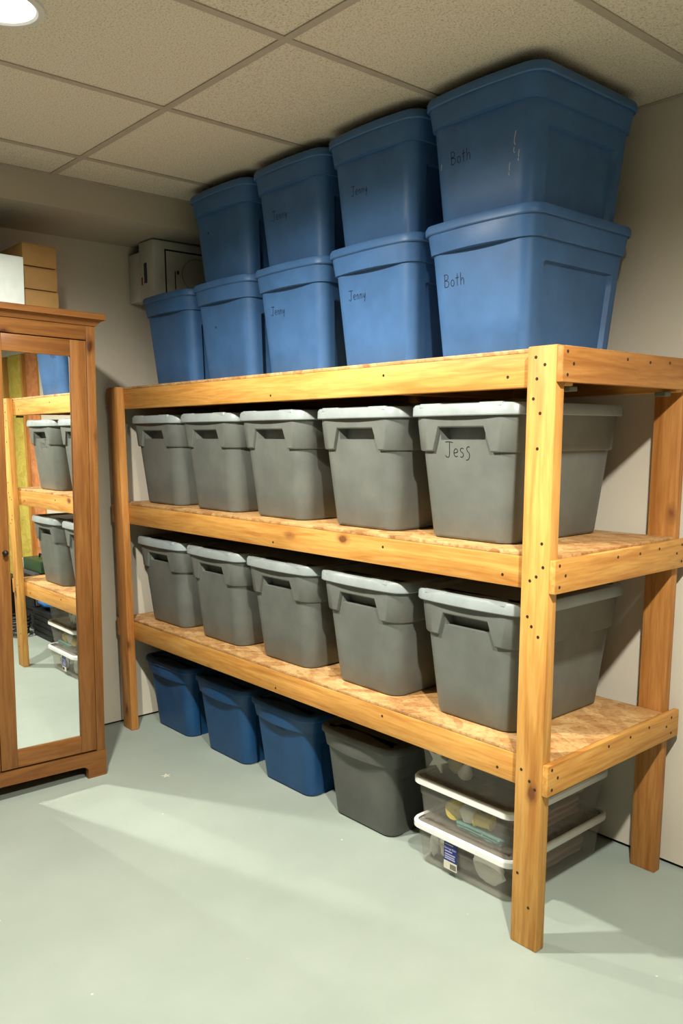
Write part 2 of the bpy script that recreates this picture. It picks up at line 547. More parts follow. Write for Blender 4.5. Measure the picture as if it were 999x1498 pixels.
for x0, x1, mt in ((1.36, 1.678, M_INSO), (1.72, 2.088, M_INSY), (2.13, 2.498, M_INSY), (2.54, 2.908, M_INSO), (2.95, 3.318, M_INSY), (3.36, 3.728, M_INSO), (3.77, 4.138, M_INSY)):
    batt(x0, x1, mt)
    bbox('batt_backing', x0, x1, YB + 0.04, YB + 0.085, 0.04, 2.088, mt, uw)

# suspended ceiling
ceil = struct(bbox('ceiling', XL, XR, YF, YB + 0.1, 2.62, 2.66, M_PLENUM))
GX = [-2.41 + 0.6096 * i for i in range(-1, 11)]
GY0 = -0.385
XS = sorted([x for x in [-1.199 + 0.6096 * k for k in range(-1, 11)] if x < XR - 0.05])
YS = [YB] + [GY0 - 1.2192 * k for k in range(5)] + [YF]
XS = [-2.08] + [x for x in XS if x > -2.0] + [XR]
LAMPS = [(-0.894, -0.995), (0.935, -0.995), (-0.894, -3.43), (0.935, -3.43), (2.45, -2.2)]
LAMPS = LAMPS[:2]
HOLE = 0.084
def tile(x0, x1, y1, y0, lamp):
    z0, z1 = H, H + 0.016
    e = 0.002
    x0 += e; x1 -= e; y0 += e; y1 -= e
    if lamp is None:
        v, f = box(x0, x1, y0, y1, z0, z1)
        return put('ceiling_tile', v, f, M_TILE, ceil)
    n = 40
    v, f = [], []
    for z in (z0, z1):
        for i in range(n):
            a = 2 * math.pi * (i + 0.5) / n
            ca, sa = math.cos(a), math.sin(a)
            v.append((lamp[0] + HOLE * ca, lamp[1] + HOLE * sa, z))
            tx = ((x1 - lamp[0]) / ca) if ca > 0 else ((x0 - lamp[0]) / ca)
            ty = ((y1 - lamp[1]) / sa) if sa > 0 else ((y0 - lamp[1]) / sa)
            t = min(tx, ty)
            px, py = lamp[0] + ca * t, lamp[1] + sa * t
            v.append((px, py, z))
    cs = [(x1, y1), (x0, y1), (x0, y0), (x1, y0)]
    for i in range(n):
        j = (i + 1) % n
        for o in (0, 2 * n):
            f.append((o + 2 * i, o + 2 * i + 1, o + 2 * j + 1, o + 2 * j))
        f.append((2 * i, 2 * j, 2 * n + 2 * j, 2 * n + 2 * i))
    # fill the four corners
    for (cx, cy) in cs:
        best = None
        for i in range(n):
            j = (i + 1) % n
            p, q = v[2 * i + 1], v[2 * j + 1]
            if (abs(p[0] - q[0]) > 1e-6 and abs(p[1] - q[1]) > 1e-6) and abs(p[0] + q[0] - 2 * cx) + abs(p[1] + q[1] - 2 * cy) < 0.5:
                best = (i, j)
        if best:
            k = len(v); v.append((cx, cy, z0)); f.append((2 * best[0] + 1, k, 2 * best[1] + 1))
    return put('ceiling_tile', v, f, M_TILE, ceil)
for i in range(len(XS) - 1):
    for j in range(len(YS) - 1):
        lp = [l for l in LAMPS if XS[i] < l[0] < XS[i + 1] and YS[j + 1] < l[1] < YS[j]]
        tile(XS[i], XS[i + 1], YS[j], YS[j + 1], lp[0] if lp else None)
for x in XS[1:-1]:
    bbox('ceiling_grid_bar', x - 0.012, x + 0.012, YF, YB, H - 0.0035, H - 0.0005, M_GRID, ceil)
for y in YS[1:-1]:
    bbox('ceiling_grid_bar', -2.08, XR, y - 0.012, y + 0.012, H - 0.0038, H - 0.0008, M_GRID, ceil)
bbox('ceiling_edge_angle', -2.08, XR, YB - 0.018, YB, H - 0.003, H - 0.0005, M_GRID, ceil)
bbox('ceiling_edge_angle', -2.08, -2.062, YF, YB, H - 0.003, H - 0.0005, M_GRID, ceil)
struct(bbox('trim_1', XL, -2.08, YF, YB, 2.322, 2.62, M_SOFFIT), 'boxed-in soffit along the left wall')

# recessed lamps
def recessed_lamp(x, y, label, power=1.0):
    t = empty('recessed_lamp', (x, y, H))
    tag(t, label, 'lamp', 'recessed lamps in the ceiling')
    v, f = lathe([(0.080, 0.0), (0.080, 0.10), (0.03, 0.11), (0.0005, 0.11)], 32)
    put('lamp_can', v, f, M_TRIMW, t, 40)
    v, f = lathe([(0.100, 0.0), (0.098, -0.006), (0.084, -0.008), (0.078, -0.004), (0.077, 0.004)], 40)
    put('trim_ring', v, f, M_TRIMW, t, 40)
    v, f = lathe([(0.0005, -0.001), (0.03, 0.001), (0.055, 0.006), (0.068, 0.016), (0.066, 0.028), (0.03, 0.07), (0.0005, 0.072)], 32)
    put('lamp_bulb', v, f, M_BULB, t, 60)
    ld = bpy.data.lights.new('lamp_light', 'SPOT')
    ld.shadow_soft_size = LAMP_RADIUS; ld.energy = LAMP_POWER * power
    ld.color = LAMP_COLOUR; ld.spot_size = math.radians(LAMP_SPREAD); ld.spot_blend = LAMP_BLEND
    lo = bpy.data.objects.new('lamp_light', ld)
    COL.objects.link(lo); lo.parent = t; lo.location = (0, 0, -0.045)
    return t
recessed_lamp(*LAMPS[0], 'lit recessed ceiling lamp above the floor before the wardrobe', 0.88)
for l, s in zip(LAMPS[1:], ('lit recessed ceiling lamp out in front of the near shelf post',
                            'lit recessed ceiling lamp far behind the camera on the wardrobe side',
                            'lit recessed ceiling lamp far behind the camera on the open side')):
    recessed_lamp(*l, s, 1.10)

# ------------------------------------------------------------------ wooden storage shelf
sh = tag(empty('storage_shelf', (-L / 2, D / 2, 0)), 'long wooden storage shelf of pine lumber and strand board with three decks', 'shelf')
def sp(name, x0, x1, y0, y1, z0, z1, mat, bev=0.003):
    o = bbox(name, x0 + L / 2, x1 + L / 2, y0 - D / 2, y1 - D / 2, z0, z1, mat, sh, bev, 2)
    return o
posts = {}
for key, x, y, mt in (('nf', -W4, 0, WZ), ('nb', -W4, D - T2, WZD), ('ff', -L, 0, WZD), ('fb', -L, D - T2, WZD)):
    posts[key] = sp('post', x, x + W4, y, y + T2, 0, T, mt, 0.004)
rails, sides = {}, {}
for k, (rz, sz) in enumerate(((R1, S1), (R2, S2), (R3, S3))):
    rails[k] = sp('front_rail', -L, 0, T2, 2 * T2, rz, rz + W4, WX)
    sp('back_rail', -L, 0, D - 2 * T2, D - T2, rz, rz + W4, WX)
    sides[k] = sp('side_board', 0, T1, 0, D + 0.03, sz, sz + W4, WY if k else WYD, 0.003)
    sp('side_board', -L - T1, -L, 0, D + 0.03, sz, sz + W4, WYD, 0.003)
    for xc in (-0.62, -1.24, -1.86):
        sp('cross_joist', xc - T2 / 2, xc + T2 / 2, 2 * T2, D - 2 * T2, rz, rz + W4, WYD)
    e = 0.0015
    sp('shelf_board', -L + 0.0, -0.001, T2 + e, D - T2 - e, rz + W4 + 0.0005, rz + W4 + OSB, M_OSB, 0.001)
M_BLOCK = plain('treated_block', (0.16, 0.19, 0.14), 0.7)
sp('corner_block', -0.045, -0.012, T2 + 0.04, T2 + 0.075, R1 - 0.012, R1, M_BLOCK, 0.001)
sp('corner_block', -0.045, -0.012, D - 0.12, D - 0.085, R1 - 0.012, R1, M_BLOCK, 0.001)
scr = None
def screw(parent, x, y, z, axis):
    global scr
    if scr is None:
        v, f = lathe([(0.0002, 0.0012), (0.0016, 0.0010), (0.0040, 0.0011), (0.0044, 0.0004), (0.0045, -0.002), (0.0003, -0.002)], 10)
        o = put('screw', v, f, M_SCREW, parent, 50); scr = o.data
    else:
        o = link('screw', scr, parent)
    o.location = (x + L / 2, y - D / 2, z)
    o.rotation_euler = (math.radians(90), 0, 0) if axis == 'f' else (0, math.radians(90), 0)
for x, z in ((-0.063, T - 0.028), (-0.035, T - 0.048), (-0.058, T - 0.082), (-0.067, 1.527), (-0.045, 1.49), (-0.05, 1.40),
             (-0.026, 1.155), (-0.02, 1.093), (-0.040, 1.066), (-0.060, 1.053), (-0.064, 0.955), (-0.050, 0.93),
             (-0.028, 0.905), (-0.068, 0.523), (-0.040, 0.497), (-0.022, 0.478), (-0.07, 0.215), (-0.030, 0.125)):
    screw(posts['nf'], x, 0, z, 'f')
for k, sz in enumerate((S1, S2, S3)):
    for y, dz in ((0.018, 0.075), (0.020, 0.018), (0.046, 0.046), (0.30, 0.070), (0.42, 0.068), (0.53, 0.072),
                  (D - 0.05, 0.048), (D - 0.02, 0.072), (D - 0.018, 0.02)):
        screw(sides[k], T1, y, sz + dz, 's')
    for x, dz in ((-0.18, 0.03), (-0.66, 0.06), (-1.25, 0.02)):
        screw(rails[k], x, T2, (R1, R2, R3)[k] + dz, 'f')

# ------------------------------------------------------------------ blue rounded totes
UF = [-1, -0.84, -0.6, -0.3, 0, 0.3, 0.6, 0.84, 1]
US = [-1, -0.90, -0.86, -0.80, -0.4, 0, 0.4, 0.80, 0.86, 0.90, 1]
BC = columns(UF, US, 6)
BH = 0.345
def b_a(z): return lerp(0.160, 0.187, z / BH)
def b_b(z): return lerp(0.240, 0.274, z / BH)
def mesh_blue_body():
    def pan(c, lim): return -0.013 if c[0] in 'rl' and abs(c[1]) <= lim else 0.0
    lv = [(0.0, b_a(0) - 0.008, b_b(0) - 0.008, 0.04, 0.0)]
    for z, lim in ((0.008, 0.86), (0.10, 0.86), (0.19, 0.86), (0.212, 0.86), (0.226, 0.80), (0.229, -1), (0.28, -1), (BH, -1)):
        lv.append((z, b_a(z), b_b(z), 0.045, (lambda c, l=lim: pan(c, l))))
    return loft(BC, lv)
def mesh_blue_collar():
    def o1(c):
        if c[0] in 'fb': return 0.008 + 0.018 * (1 - c[1] ** 2)
        return 0.008
    zb = lambda c: 0.279 + (0.004 if c[0] in 'fb' and abs(c[1]) < 0.95 else 0.0)
    z0 = 0.279
    lv = [(z0, b_a(z0), b_b(z0), 0.045, -0.001), (z0, b_a(z0), b_b(z0), 0.045, o1), (0.305, b_a(0.305), b_b(0.305), 0.045, lambda c: o1(c) + 0.002),
          (0.334, b_a(0.334), b_b(0.334), 0.045, lambda c: 0.012 + 0.4 * (o1(c) - 0.008)), (0.334, b_a(0.334), b_b(0.334), 0.045, -0.001)]
    return loft(BC, lv, cap0=False)
def mesh_blue_lid(rec=0.345):
    a, b, r = 0.2075, 0.290, 0.062
    def bow(c): return 0.010 * (1 - c[1] ** 2) if c[0] in 'fb' else 0.0
    pr = [(-0.014, 0.333), (-0.004, 0.329), (0.0, 0.332), (0.0, 0.346), (-0.005, 0.353), (-0.012, 0.355), (-0.026, 0.354), (-0.031, rec), (-0.10, rec)]
    return loft(BC, [(z, a, b, r, (lambda c, o=o: o + bow(c))) for o, z in pr], cap0=False, cap1=True)
BM = {}
def blue_tote(x, y, z, label, group, mat, text=None, rz=0.0, ink=None, sc=(1, 1, 1), rec=0.345):
    t = empty('storage_tote', (x, y, z), rz)
    tag(t, label, 'storage tote', group)
    for nm, fn in (('tote_body', mesh_blue_body), ('grip_collar', mesh_blue_collar), ('lid', mesh_blue_lid)):
        key = (nm, mat.name)
        if key not in BM:
            v, f = fn(rec) if nm == 'lid' else fn()
            v = [(p[0] * sc[0], p[1] * sc[1], p[2] * sc[2]) for p in v]
            o = put(nm, v, f, mat, t, 38); BM[key] = o.data
        else: link(nm, BM[key], t)
    if text:
        tx, x0, z0, h = text
        handwriting(t, tx, x0, z0, h, lambda zz: -b_b(zz / sc[2]) * sc[1], ink or M_INK)
    return t
SC, ST = (1.048, 0.90, 1.12), 0.3535
bx = [-0.3825, -0.828, -1.277, -1.716, -2.155]
by = [0.382, 0.380, 0.386, 0.382, 0.380]
GB = 'blue totes on the top deck'
bl = ['blue lidded tote at the near end of the top deck, lower of two',
      'bright blue lidded tote on the top deck, second from the near end, lower of two',
      'blue lidded tote on the top deck, third from the near end, lower of two',
      'blue lidded tote on the top deck, fourth from the near end, lower of two',
      'dark blue lidded tote at the far end of the top deck under a white carton']
bt = [('Both', -0.130, 0.215, 0.036), ('Jenny', -0.112, 0.227, 0.030), ('Jenny', -0.112, 0.225, 0.030), ('~', -0.06, 0.212, 0.02), None]
for i in range(5):
    blue_tote(bx[i], by[i], Z1, bl[i], GB, M_BLUE, bt[i], 0, M_INKF if i == 3 else M_INK, SC, 0.3145)
ul = ['scuffed blue lidded tote touching the ceiling at the near end, upper of two',
      'blue lidded tote just under the ceiling, second from the near end, upper of two',
      'blue lidded tote just under the ceiling, third from the near end, upper of two',
      'blue lidded tote just under the ceiling, fourth from the near end, upper of two']
ut = [('Both', -0.112, 0.205, 0.034), ('Jenny', -0.10, 0.205, 0.028), ('Jenny', -0.10, 0.21, 0.032), ('~', -0.09, 0.235, 0.018)]
for i in range(4):
    blue_tote(bx[i] + (0.0, 0.0, 0.003, -0.004)[i], by[i] - (0.0, 0.002, 0.0, 0.0)[i], Z1 + ST, ul[i], GB, M_BLUE, ut[i], (0.0, 0.004, -0.003, 0.0)[i], None, SC, 0.3145)
sc_up = [o for o in COL.objects if o.get('label') == ul[0]][0]
M_SCUFF = plain('rubbed_paint', (0.42, 0.46, 0.50), 0.7)
for x0, z0, h in ((0.112, 0.190, 0.050), (0.095, 0.135, 0.030), (0.128, 0.165, 0.026), (-0.150, 0.20, 0.014)):
    o = handwriting(sc_up, '/', x0, z0, h, lambda zz: -b_b(zz / SC[2]) * SC[1], M_SCUFF, 0.0030)
    o.name = 'paint_scuff'
GF = 'totes standing on the floor under the shelf'
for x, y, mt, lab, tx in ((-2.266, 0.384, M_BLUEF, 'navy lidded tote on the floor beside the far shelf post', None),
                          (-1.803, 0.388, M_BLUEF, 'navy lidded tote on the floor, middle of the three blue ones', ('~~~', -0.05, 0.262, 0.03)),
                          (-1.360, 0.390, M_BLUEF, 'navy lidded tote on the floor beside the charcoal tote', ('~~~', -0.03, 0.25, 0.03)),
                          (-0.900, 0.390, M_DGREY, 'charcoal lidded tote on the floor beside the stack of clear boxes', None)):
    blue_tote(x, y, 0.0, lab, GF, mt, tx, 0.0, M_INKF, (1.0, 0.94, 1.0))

# ------------------------------------------------------------------ grey totes with handles
GUF = [-1, -0.95, -0.86, -0.64, -0.60, -0.2, 0.2, 0.60, 0.64, 0.86, 0.95, 1]
GUS = [-1, -0.85, -0.4, 0, 0.4, 0.85, 1]
GC = columns(GUF, GUS, 7)
GH = 0.378
def g_a(z): return lerp(0.160, 0.198, z / GH)
def g_b(z): return lerp(0.240, 0.268, z / GH)
def mesh_grey_body():
    def rec(c, on): return -0.032 if on and c[0] in 'fb' and abs(c[1]) <= 0.61 else 0.0
    lv = [(0.0, g_a(0) - 0.012, g_b(0) - 0.012, 0.045, 0.0), (0.004, g_a(0) - 0.004, g_b(0) - 0.004, 0.05, 0.0)]
    for z, on in ((0.013, 0), (0.12, 0), (0.25, 0), (0.300, 0), (0.302, 1), (0.352, 1), (0.354, 0), (GH, 0)):
        lv.append((z, g_a(z), g_b(z), 0.058, (lambda c, q=on: rec(c, q))))
    return loft(GC, lv)
def mesh_grey_collar():
    z0, z1 = 0.266, 0.337
    def zb(c): return z1 if c[0] in 'fb' and abs(c[1]) <= 0.65 else z0
    def mk(zf, off):
        out = []
        for c in GC:
            z = zf(c)
            p, n = colpos(c, g_a(z), g_b(z), 0.058)
            out.append(p + n * off + Vector((0, 0, z)))
        return out
    rings = [mk(zb, -0.001), mk(zb, 0.008), mk(lambda c: zb(c) + 0.004, 0.011), mk(lambda c: 0.352, 0.0105), mk(lambda c: 0.374, 0.009), mk(lambda c: 0.374, -0.001)]
    v = [p for r in rings for p in r]
    n = len(GC); f = []
    for i in range(len(rings) - 1):
        for j in range(n):
            k = (j + 1) % n
            f.append((i * n + j, i * n + k, (i + 1) * n + k, (i + 1) * n + j))
    return v, f
def mesh_grey_lid():
    a, b, r = 0.221, 0.285, 0.068
    def bow(c): return 0.009 * (1 - c[1] ** 2) if c[0] in 'fb' else 0.0
    def tabz(c): return 0.0
    pr = [(-0.012, 0.374), (-0.002, 0.370), (0.0, 0.373), (-0.001, 0.396), (-0.006, 0.404), (-0.014, 0.406), (-0.028, 0.405), (-0.034, 0.397), (-0.10, 0.397)]
    return loft(GC, [(z, a, b, r, (lambda c, o=o: o + bow(c))) for o, z in pr], cap0=False, cap1=True)
def mesh_lid_tab():
    return loft(columns([-1, 0, 1], [-1, 0, 1], 3), [(0.396, 0.045, 0.016, 0.010, 0.0), (0.4070, 0.043, 0.014, 0.010, 0.0)], cap1=True)
GM = {}
def grey_tote(x, y, z, label, group, text=None, rz=0.0):
    t = empty('storage_tote', (x, y, z), rz)
    tag(t, label, 'storage tote', group)
    lid = None
    for nm, fn, mt in (('tote_body', mesh_grey_body, M_GREY), ('handle_collar', mesh_grey_collar, M_GREY), ('lid', mesh_grey_lid, M_GREYLID)):
        if nm not in GM:
            v, f = fn(); o = put(nm, v, f, mt, t, 35); GM[nm] = o.data
        else: o = link(nm, GM[nm], t)
    lid = o
    for sx in (-1, 1):
        if 'tab' not in GM:
            v, f = mesh_lid_tab(); q = put('lid_tab', v, f, M_GREYLID, lid, 35); GM['tab'] = q.data
        else: q = link('lid_tab', GM['tab'], lid)
        q.location = (sx * 0.115, -0.270, 0)
    if text:
        tx, x0, z0, h = text
        handwriting(t, tx, x0, z0, h, lambda zz: -g_b(zz), M_INK, 0.0022)
    return t
ordn = ['nearest', 'second', 'third', 'fourth', 'farthest']
mx = [-0.378, -0.845, -1.316, -1.768, -2.218]
lx = [-0.352, -0.828, -1.294, -1.750, -2.205]
mlab = ['light grey handled tote with black marker writing beside the near post, middle deck',
        'grey handled tote on the middle deck, second from the near post',
        'grey handled tote on the middle deck, third from the near post',
        'grey handled tote on the middle deck, fourth from the near post',
        'shaded grey handled tote at the far post end of the middle deck']
llab = ['unmarked grey handled tote beside the near post on the lower deck',
        'grey handled tote on the lower deck, second from the near post',
        'grey handled tote on the lower deck, third from the near post',
        'grey handled tote on the lower deck, fourth from the near post',
        'shaded grey handled tote at the far post end of the lower deck']
for i in range(5):
    grey_tote(mx[i], 0.352 + (0.0, 0.003, -0.002, 0.0, 0.004)[i], Z2, mlab[i], 'grey totes on the middle deck', ('JesS', -0.070, 0.250, 0.044) if i == 0 else None, (0.0, 0.006, -0.006, 0.004, 0.0)[i])
    grey_tote(lx[i], 0.358 - (0.0, 0.004, 0.006, 0.008, 0.006)[i], Z3, llab[i], 'grey totes on the lower deck', None, (0.0, -0.004, 0.006, 0.0, 0.0)[i])

# ------------------------------------------------------------------ clear flat boxes on the floor
CC = columns([-1, -0.5, 0, 0.5, 1], [-1, -0.5, 0, 0.5, 1], 5)
CX, CYc, CHt = -0.392, 0.392, 0.1535
def clear_box(z, label, dx=0.0, dy=0.0):
    t = empty('clear_storage_box', (CX + dx, CYc + dy, z))
    t.scale = (1.04, 1.05, 1.0)
    tag(t, label, 'storage box', 'clear boxes stacked on the floor')
    lv = [(0.0, 0.178, 0.234, 0.03, 0), (0.005, 0.184, 0.240, 0.035, 0), (0.09, 0.189, 0.246, 0.035, 0), (0.092, 0.193, 0.250, 0.036, 0), (0.134, 0.195, 0.252, 0.036, 0),
          (0.134, 0.192, 0.249, 0.034, 0), (0.092, 0.1895, 0.2465, 0.033, 0), (0.008, 0.181, 0.237, 0.031, 0)]
    v, f = loft(CC, lv, True, True)
    put('box_body', v, f, M_CLEAR, t, 35)
    pr = [(-0.004, 0.1345), (-0.012, 0.140), (-0.030, 0.141), (-0.036, 0.1445), (-0.036, 0.1475), (-0.05, 0.147)]
    lid = put('lid', *loft(CC, [(zz, 0.207, 0.264, 0.042, o) for o, zz in [(-0.016, 0.1355), (-0.016, 0.1445), (-0.030, 0.1455), (-0.036, 0.1490), (-0.10, 0.1490)]], True, True), M_CLEARLID, t, 35)
    rim = [(-0.013, 0.129), (-0.003, 0.127), (0.0, 0.130), (0.0, 0.147), (-0.004, 0.152), (-0.010, 0.1525), (-0.0145, 0.149)]
    put('lid_rim', *loft(CC, [(zz, 0.207, 0.264, 0.042, o) for o, zz in rim], False, False), M_RIM, lid, 35)
    return t
c1 = clear_box(0.0, 'flat clear box with white lid and blue product sticker, bottom of the stack')
clear_box(CHt, 'flat clear box with yellow rolls inside, middle of the stack', -0.004, 0.006)
clear_box(2 * CHt, 'flat clear box with white star inside, top of the stack under the shelf', 0.006, 0.004)
# product sticker on the bottom box
M_STB = plain('sticker_blue', (0.02, 0.035, 0.16), 0.4)
M_STP = plain('sticker_paper', (0.70, 0.66, 0.54), 0.5)
M_STT = plain('sticker_print', (0.42, 0.40, 0.60), 0.5)
M_STK = plain('sticker_black', (0.03, 0.03, 0.03), 0.5)
fy = -0.2525
stk = bbox('sticker', -0.062, -0.008, fy - 0.0008, fy, 0.028, 0.124, M_STB, c1)
bbox('sticker_panel', -0.062, -0.008, fy - 0.0012, fy - 0.0007, 0.028, 0.056, M_STP, stk)
for i in range(12):
    x = -0.036 + i * 0.0021
    bbox('barcode_bar', x, x + (0.0012 if i % 3 else 0.0007), fy - 0.0016, fy - 0.0011, 0.032, 0.050, M_STK, stk)
def text_mesh(s, size, mat, parent, loc, rot=(math.radians(90), 0, 0), name='printed_text'):
    cu = bpy.data.curves.new('txt', 'FONT'); cu.body = s; cu.size = size; cu.extrude = 0.0002
    to = bpy.data.objects.new('txt', cu); COL.objects.link(to)
    dg = bpy.context.evaluated_depsgraph_get()
    me = bpy.data.meshes.new_from_object(to.evaluated_get(dg))
    bpy.data.objects.remove(to)
    me.materials.clear(); me.materials.append(mat)
    o = link(name, me, parent, loc); o.rotation_euler = rot
    return o
text_mesh('Storage Box', 0.0095, M_STT, stk, (-0.060, fy - 0.0012, 0.098))
text_mesh('28 qt', 0.014, M_STT, stk, (-0.058, fy - 0.0012, 0.083)) if False else None
for i, (w, z) in enumerate(((0.034, 0.112), (0.030, 0.088), (0.042, 0.078), (0.040, 0.070), (0.042, 0.063))):
    bbox('printed_line', -0.058, -0.058 + w, fy - 0.0013, fy - 0.0007, z, z + 0.004, M_STT, stk)

# contents
def star(name, R, r, th):
    v, f = [], []
    pts = []
    for i in range(10):
        a = math.pi / 2 + i * math.pi / 5
        q = R if i % 2 == 0 else r
        pts.append((q * math.cos(a), q * math.sin(a)))
    for y in (-th, th):
        for x, z in pts: v.append((x * 0.97, y, z))
    k = len(v); v += [(0, -th * 2.0, 0), (0, th * 2.0, 0)]
    for i in range(10):
        j = (i + 1) % 10
        f += [(i, j, 10 + j, 10 + i), (i, k, j), (10 + i, 10 + j, k + 1)]
    return v, f
M_ORN = plain('white_ornament', (0.80, 0.80, 0.74), 0.6, bumpy=0.2)
M_YEL = plain('yellow_ribbon', (0.78, 0.60, 0.06), 0.5)
M_TEAL = plain('teal_fabric', (0.10, 0.26, 0.24), 0.8, bumpy=0.5)
M_MAUVE = plain('mauve_fabric', (0.36, 0.25, 0.22), 0.85, bumpy=0.6)
M_TANF = plain('tan_fabric', (0.55, 0.40, 0.24), 0.85, bumpy=0.6)
M_REDF = plain('red_fabric', (0.50, 0.04, 0.03), 0.7, bumpy=0.4)
M_DARKF = plain('dark_fabric', (0.10, 0.095, 0.08), 0.85, bumpy=0.6)
def content(name, v, f, mat, loc, rot, label, cat, sm=40):
    o = put(name, v, f, mat, None, sm, loc)
    o.rotation_euler = rot
    tag(o, label, cat, 'things packed inside the clear boxes')
    return o
def folded_cloth(a, b, h, seed):
    rn = random.Random(seed)
    cols = columns([-1, -0.6, -0.2, 0.2, 0.6, 1], [-1, -0.5, 0, 0.5, 1], 3)
    lv = []
    nl = 3
    for k in range(nl):
        z0, z1 = h * k / nl, h * (k + 1) / nl
        da, db = rn.uniform(-0.006, 0.0), rn.uniform(-0.006, 0)
        for z, o in ((z0 + 0.0005, -0.008), (lerp(z0, z1, 0.3), 0), (lerp(z0, z1, 0.7), 0), (z1 - 0.0005, -0.008)):
            ph = rn.uniform(0, 6)
            lv.append((z, a + da, b + db, 0.02, (lambda c, o=o, ph=ph: o + 0.003 * math.sin(ph + 7 * (c[1] if c[0] != 'c' else c[1] + c[2])))))
    return loft(cols, lv, True, True)
def spool(r, w):
    return lathe([(0.004, -w), (r, -w), (r, -w + 0.003), (r * 0.85, -w + 0.004), (r * 0.88, 0), (r * 0.85, w - 0.004), (r, w - 0.003), (r, w), (0.004, w)], 20)
def blob(rx, ry, rz, seed):
    rn = random.Random(seed)
    v, f = [], []
    nu, nv = 12, 8
    for j in range(nv + 1):
        th = math.pi * j / nv
        for i in range(nu):
            ph = 2 * math.pi * i / nu
            k = 1 + rn.uniform(-0.13, 0.10)
            v.append((rx * k * math.sin(th) * math.cos(ph), ry * k * math.sin(th) * math.sin(ph), rz * k * math.cos(th)))
    for j in range(nv):
        for i in range(nu):
            f.append((j * nu + i, j * nu + (i + 1) % nu, (j + 1) * nu + (i + 1) % nu, (j + 1) * nu + i))
    return v, f
yb = CYc - 0.24
content('star_ornament', *star('s', 0.046, 0.019, 0.004), M_ORN, (CX - 0.132, yb + 0.014, 2 * CHt + 0.062), (0, 0.25, 0.05), 'white star ornament in the top clear box', 'ornament')
content('paper_cone', *lathe([(0.002, 0.06), (0.012, 0.045), (0.026, 0.0), (0.024, -0.004), (0.002, -0.004)], 16), M_ORN, (CX - 0.045, yb + 0.050, 2 * CHt + 0.030), (0.3, 0.5, 0), 'pale paper cone beside the star in the top clear box', 'ornament')
content('folded_cloth', *folded_cloth(0.155, 0.17, 0.055, 1), M_DARKF, (CX + 0.01, CYc + 0.02, 2 * CHt + 0.0085), (0, 0, 0.05), 'dark folded cloth filling the top clear box', 'cloth')
content('folded_cloth', *folded_cloth(0.055, 0.06, 0.04, 8), M_TANF, (CX + 0.09, CYc - 0.13, 2 * CHt + 0.066), (0, 0, 0.2), 'small tan folded cloth in the top clear box near the post', 'cloth')
content('rumpled_cloth', *blob(0.040, 0.014, 0.030, 5), M_TANF, (CX - 0.085, yb + 0.052, 2 * CHt + 0.046), (0, 0.2, 0), 'rumpled tan cloth behind the star in the top clear box', 'cloth')
content('ribbon_spool', *spool(0.032, 0.018), M_YEL, (CX - 0.075, yb + 0.038, CHt + 0.052), (1.3, 0.2, 0.7), 'yellow ribbon spool on the far side of the middle clear box', 'ribbon')
content('ribbon_spool', *spool(0.026, 0.030), M_YEL, (CX + 0.050, yb + 0.036, CHt + 0.058), (0, 1.57, 0.2), 'yellow ribbon spool on the near side of the middle clear box', 'ribbon')
content('gift_bow', *blob(0.040, 0.022, 0.034, 11), M_ORN, (CX - 0.008, yb + 0.036, CHt + 0.060), (0, 0, 0.1), 'white crumpled gift bow between the yellow spools', 'bow')
content('folded_cloth', *folded_cloth(0.160, 0.15, 0.06, 2), M_MAUVE, (CX, CYc + 0.03, CHt + 0.0085), (0, 0, 0), 'mauve folded cloth at the back of the middle clear box', 'cloth')
content('folded_cloth', *folded_cloth(0.10, 0.028, 0.022, 3), M_TEAL, (CX + 0.045, yb + 0.034, CHt + 0.0085), (0, 0, 0), 'teal folded cloth under the bow in the middle clear box', 'cloth')
content('paper_roll', *lathe([(0.003, -0.10), (0.016, -0.10), (0.016, 0.10), (0.003, 0.10)], 16), M_TANF, (CX + 0.145, CYc + 0.10, CHt + 0.095), (1.45, 0, 0.06), 'tan paper roll along the side of the middle clear box', 'paper')
content('folded_cloth', *folded_cloth(0.030, 0.07, 0.014, 9), M_TEAL, (CX + 0.140, CYc - 0.05, CHt + 0.072), (0, 0, 0.0), 'green folded cloth along the side of the middle clear box', 'cloth')
for i, (dx, w, h, rr) in enumerate(((-0.150, 0.020, 0.050, 0.1), (-0.098, 0.026, 0.046, -0.2), (0.080, 0.066, 0.048, 0.15))):
    content('white_ornament', *blob(w, 0.016, h, 20 + i), M_ORN, (CX + dx, yb + 0.026, 0.062), (0, rr, 0),
            ('slim white ornament at the far corner of the bottom clear box', 'white ornament left of the sticker in the bottom clear box', 'large white ornament right of the sticker in the bottom clear box')[i], 'ornament')
content('folded_cloth', *folded_cloth(0.160, 0.17, 0.08, 4), M_MAUVE, (CX, CYc + 0.045, 0.0085), (0, 0, 0), 'mauve folded cloth filling the bottom clear box', 'cloth')
content('folded_cloth', *folded_cloth(0.012, 0.05, 0.020, 6), M_REDF, (CX + 0.155, CYc + 0.09, 0.091), (0, 0, 0), 'red folded cloth along the side of the bottom clear box', 'cloth')

# ------------------------------------------------------------------ wardrobe with mirrored doors
XF, YR, WW, WH = -1.985, -0.334, 0.87, 1.872
wr = tag(empty('wardrobe', (XF, YR, 0)), 'antique pine wardrobe with a tall mirrored door against the left wall', 'wardrobe')
wr.rotation_euler = (-math.radians(1.5), 0, -0.0085)
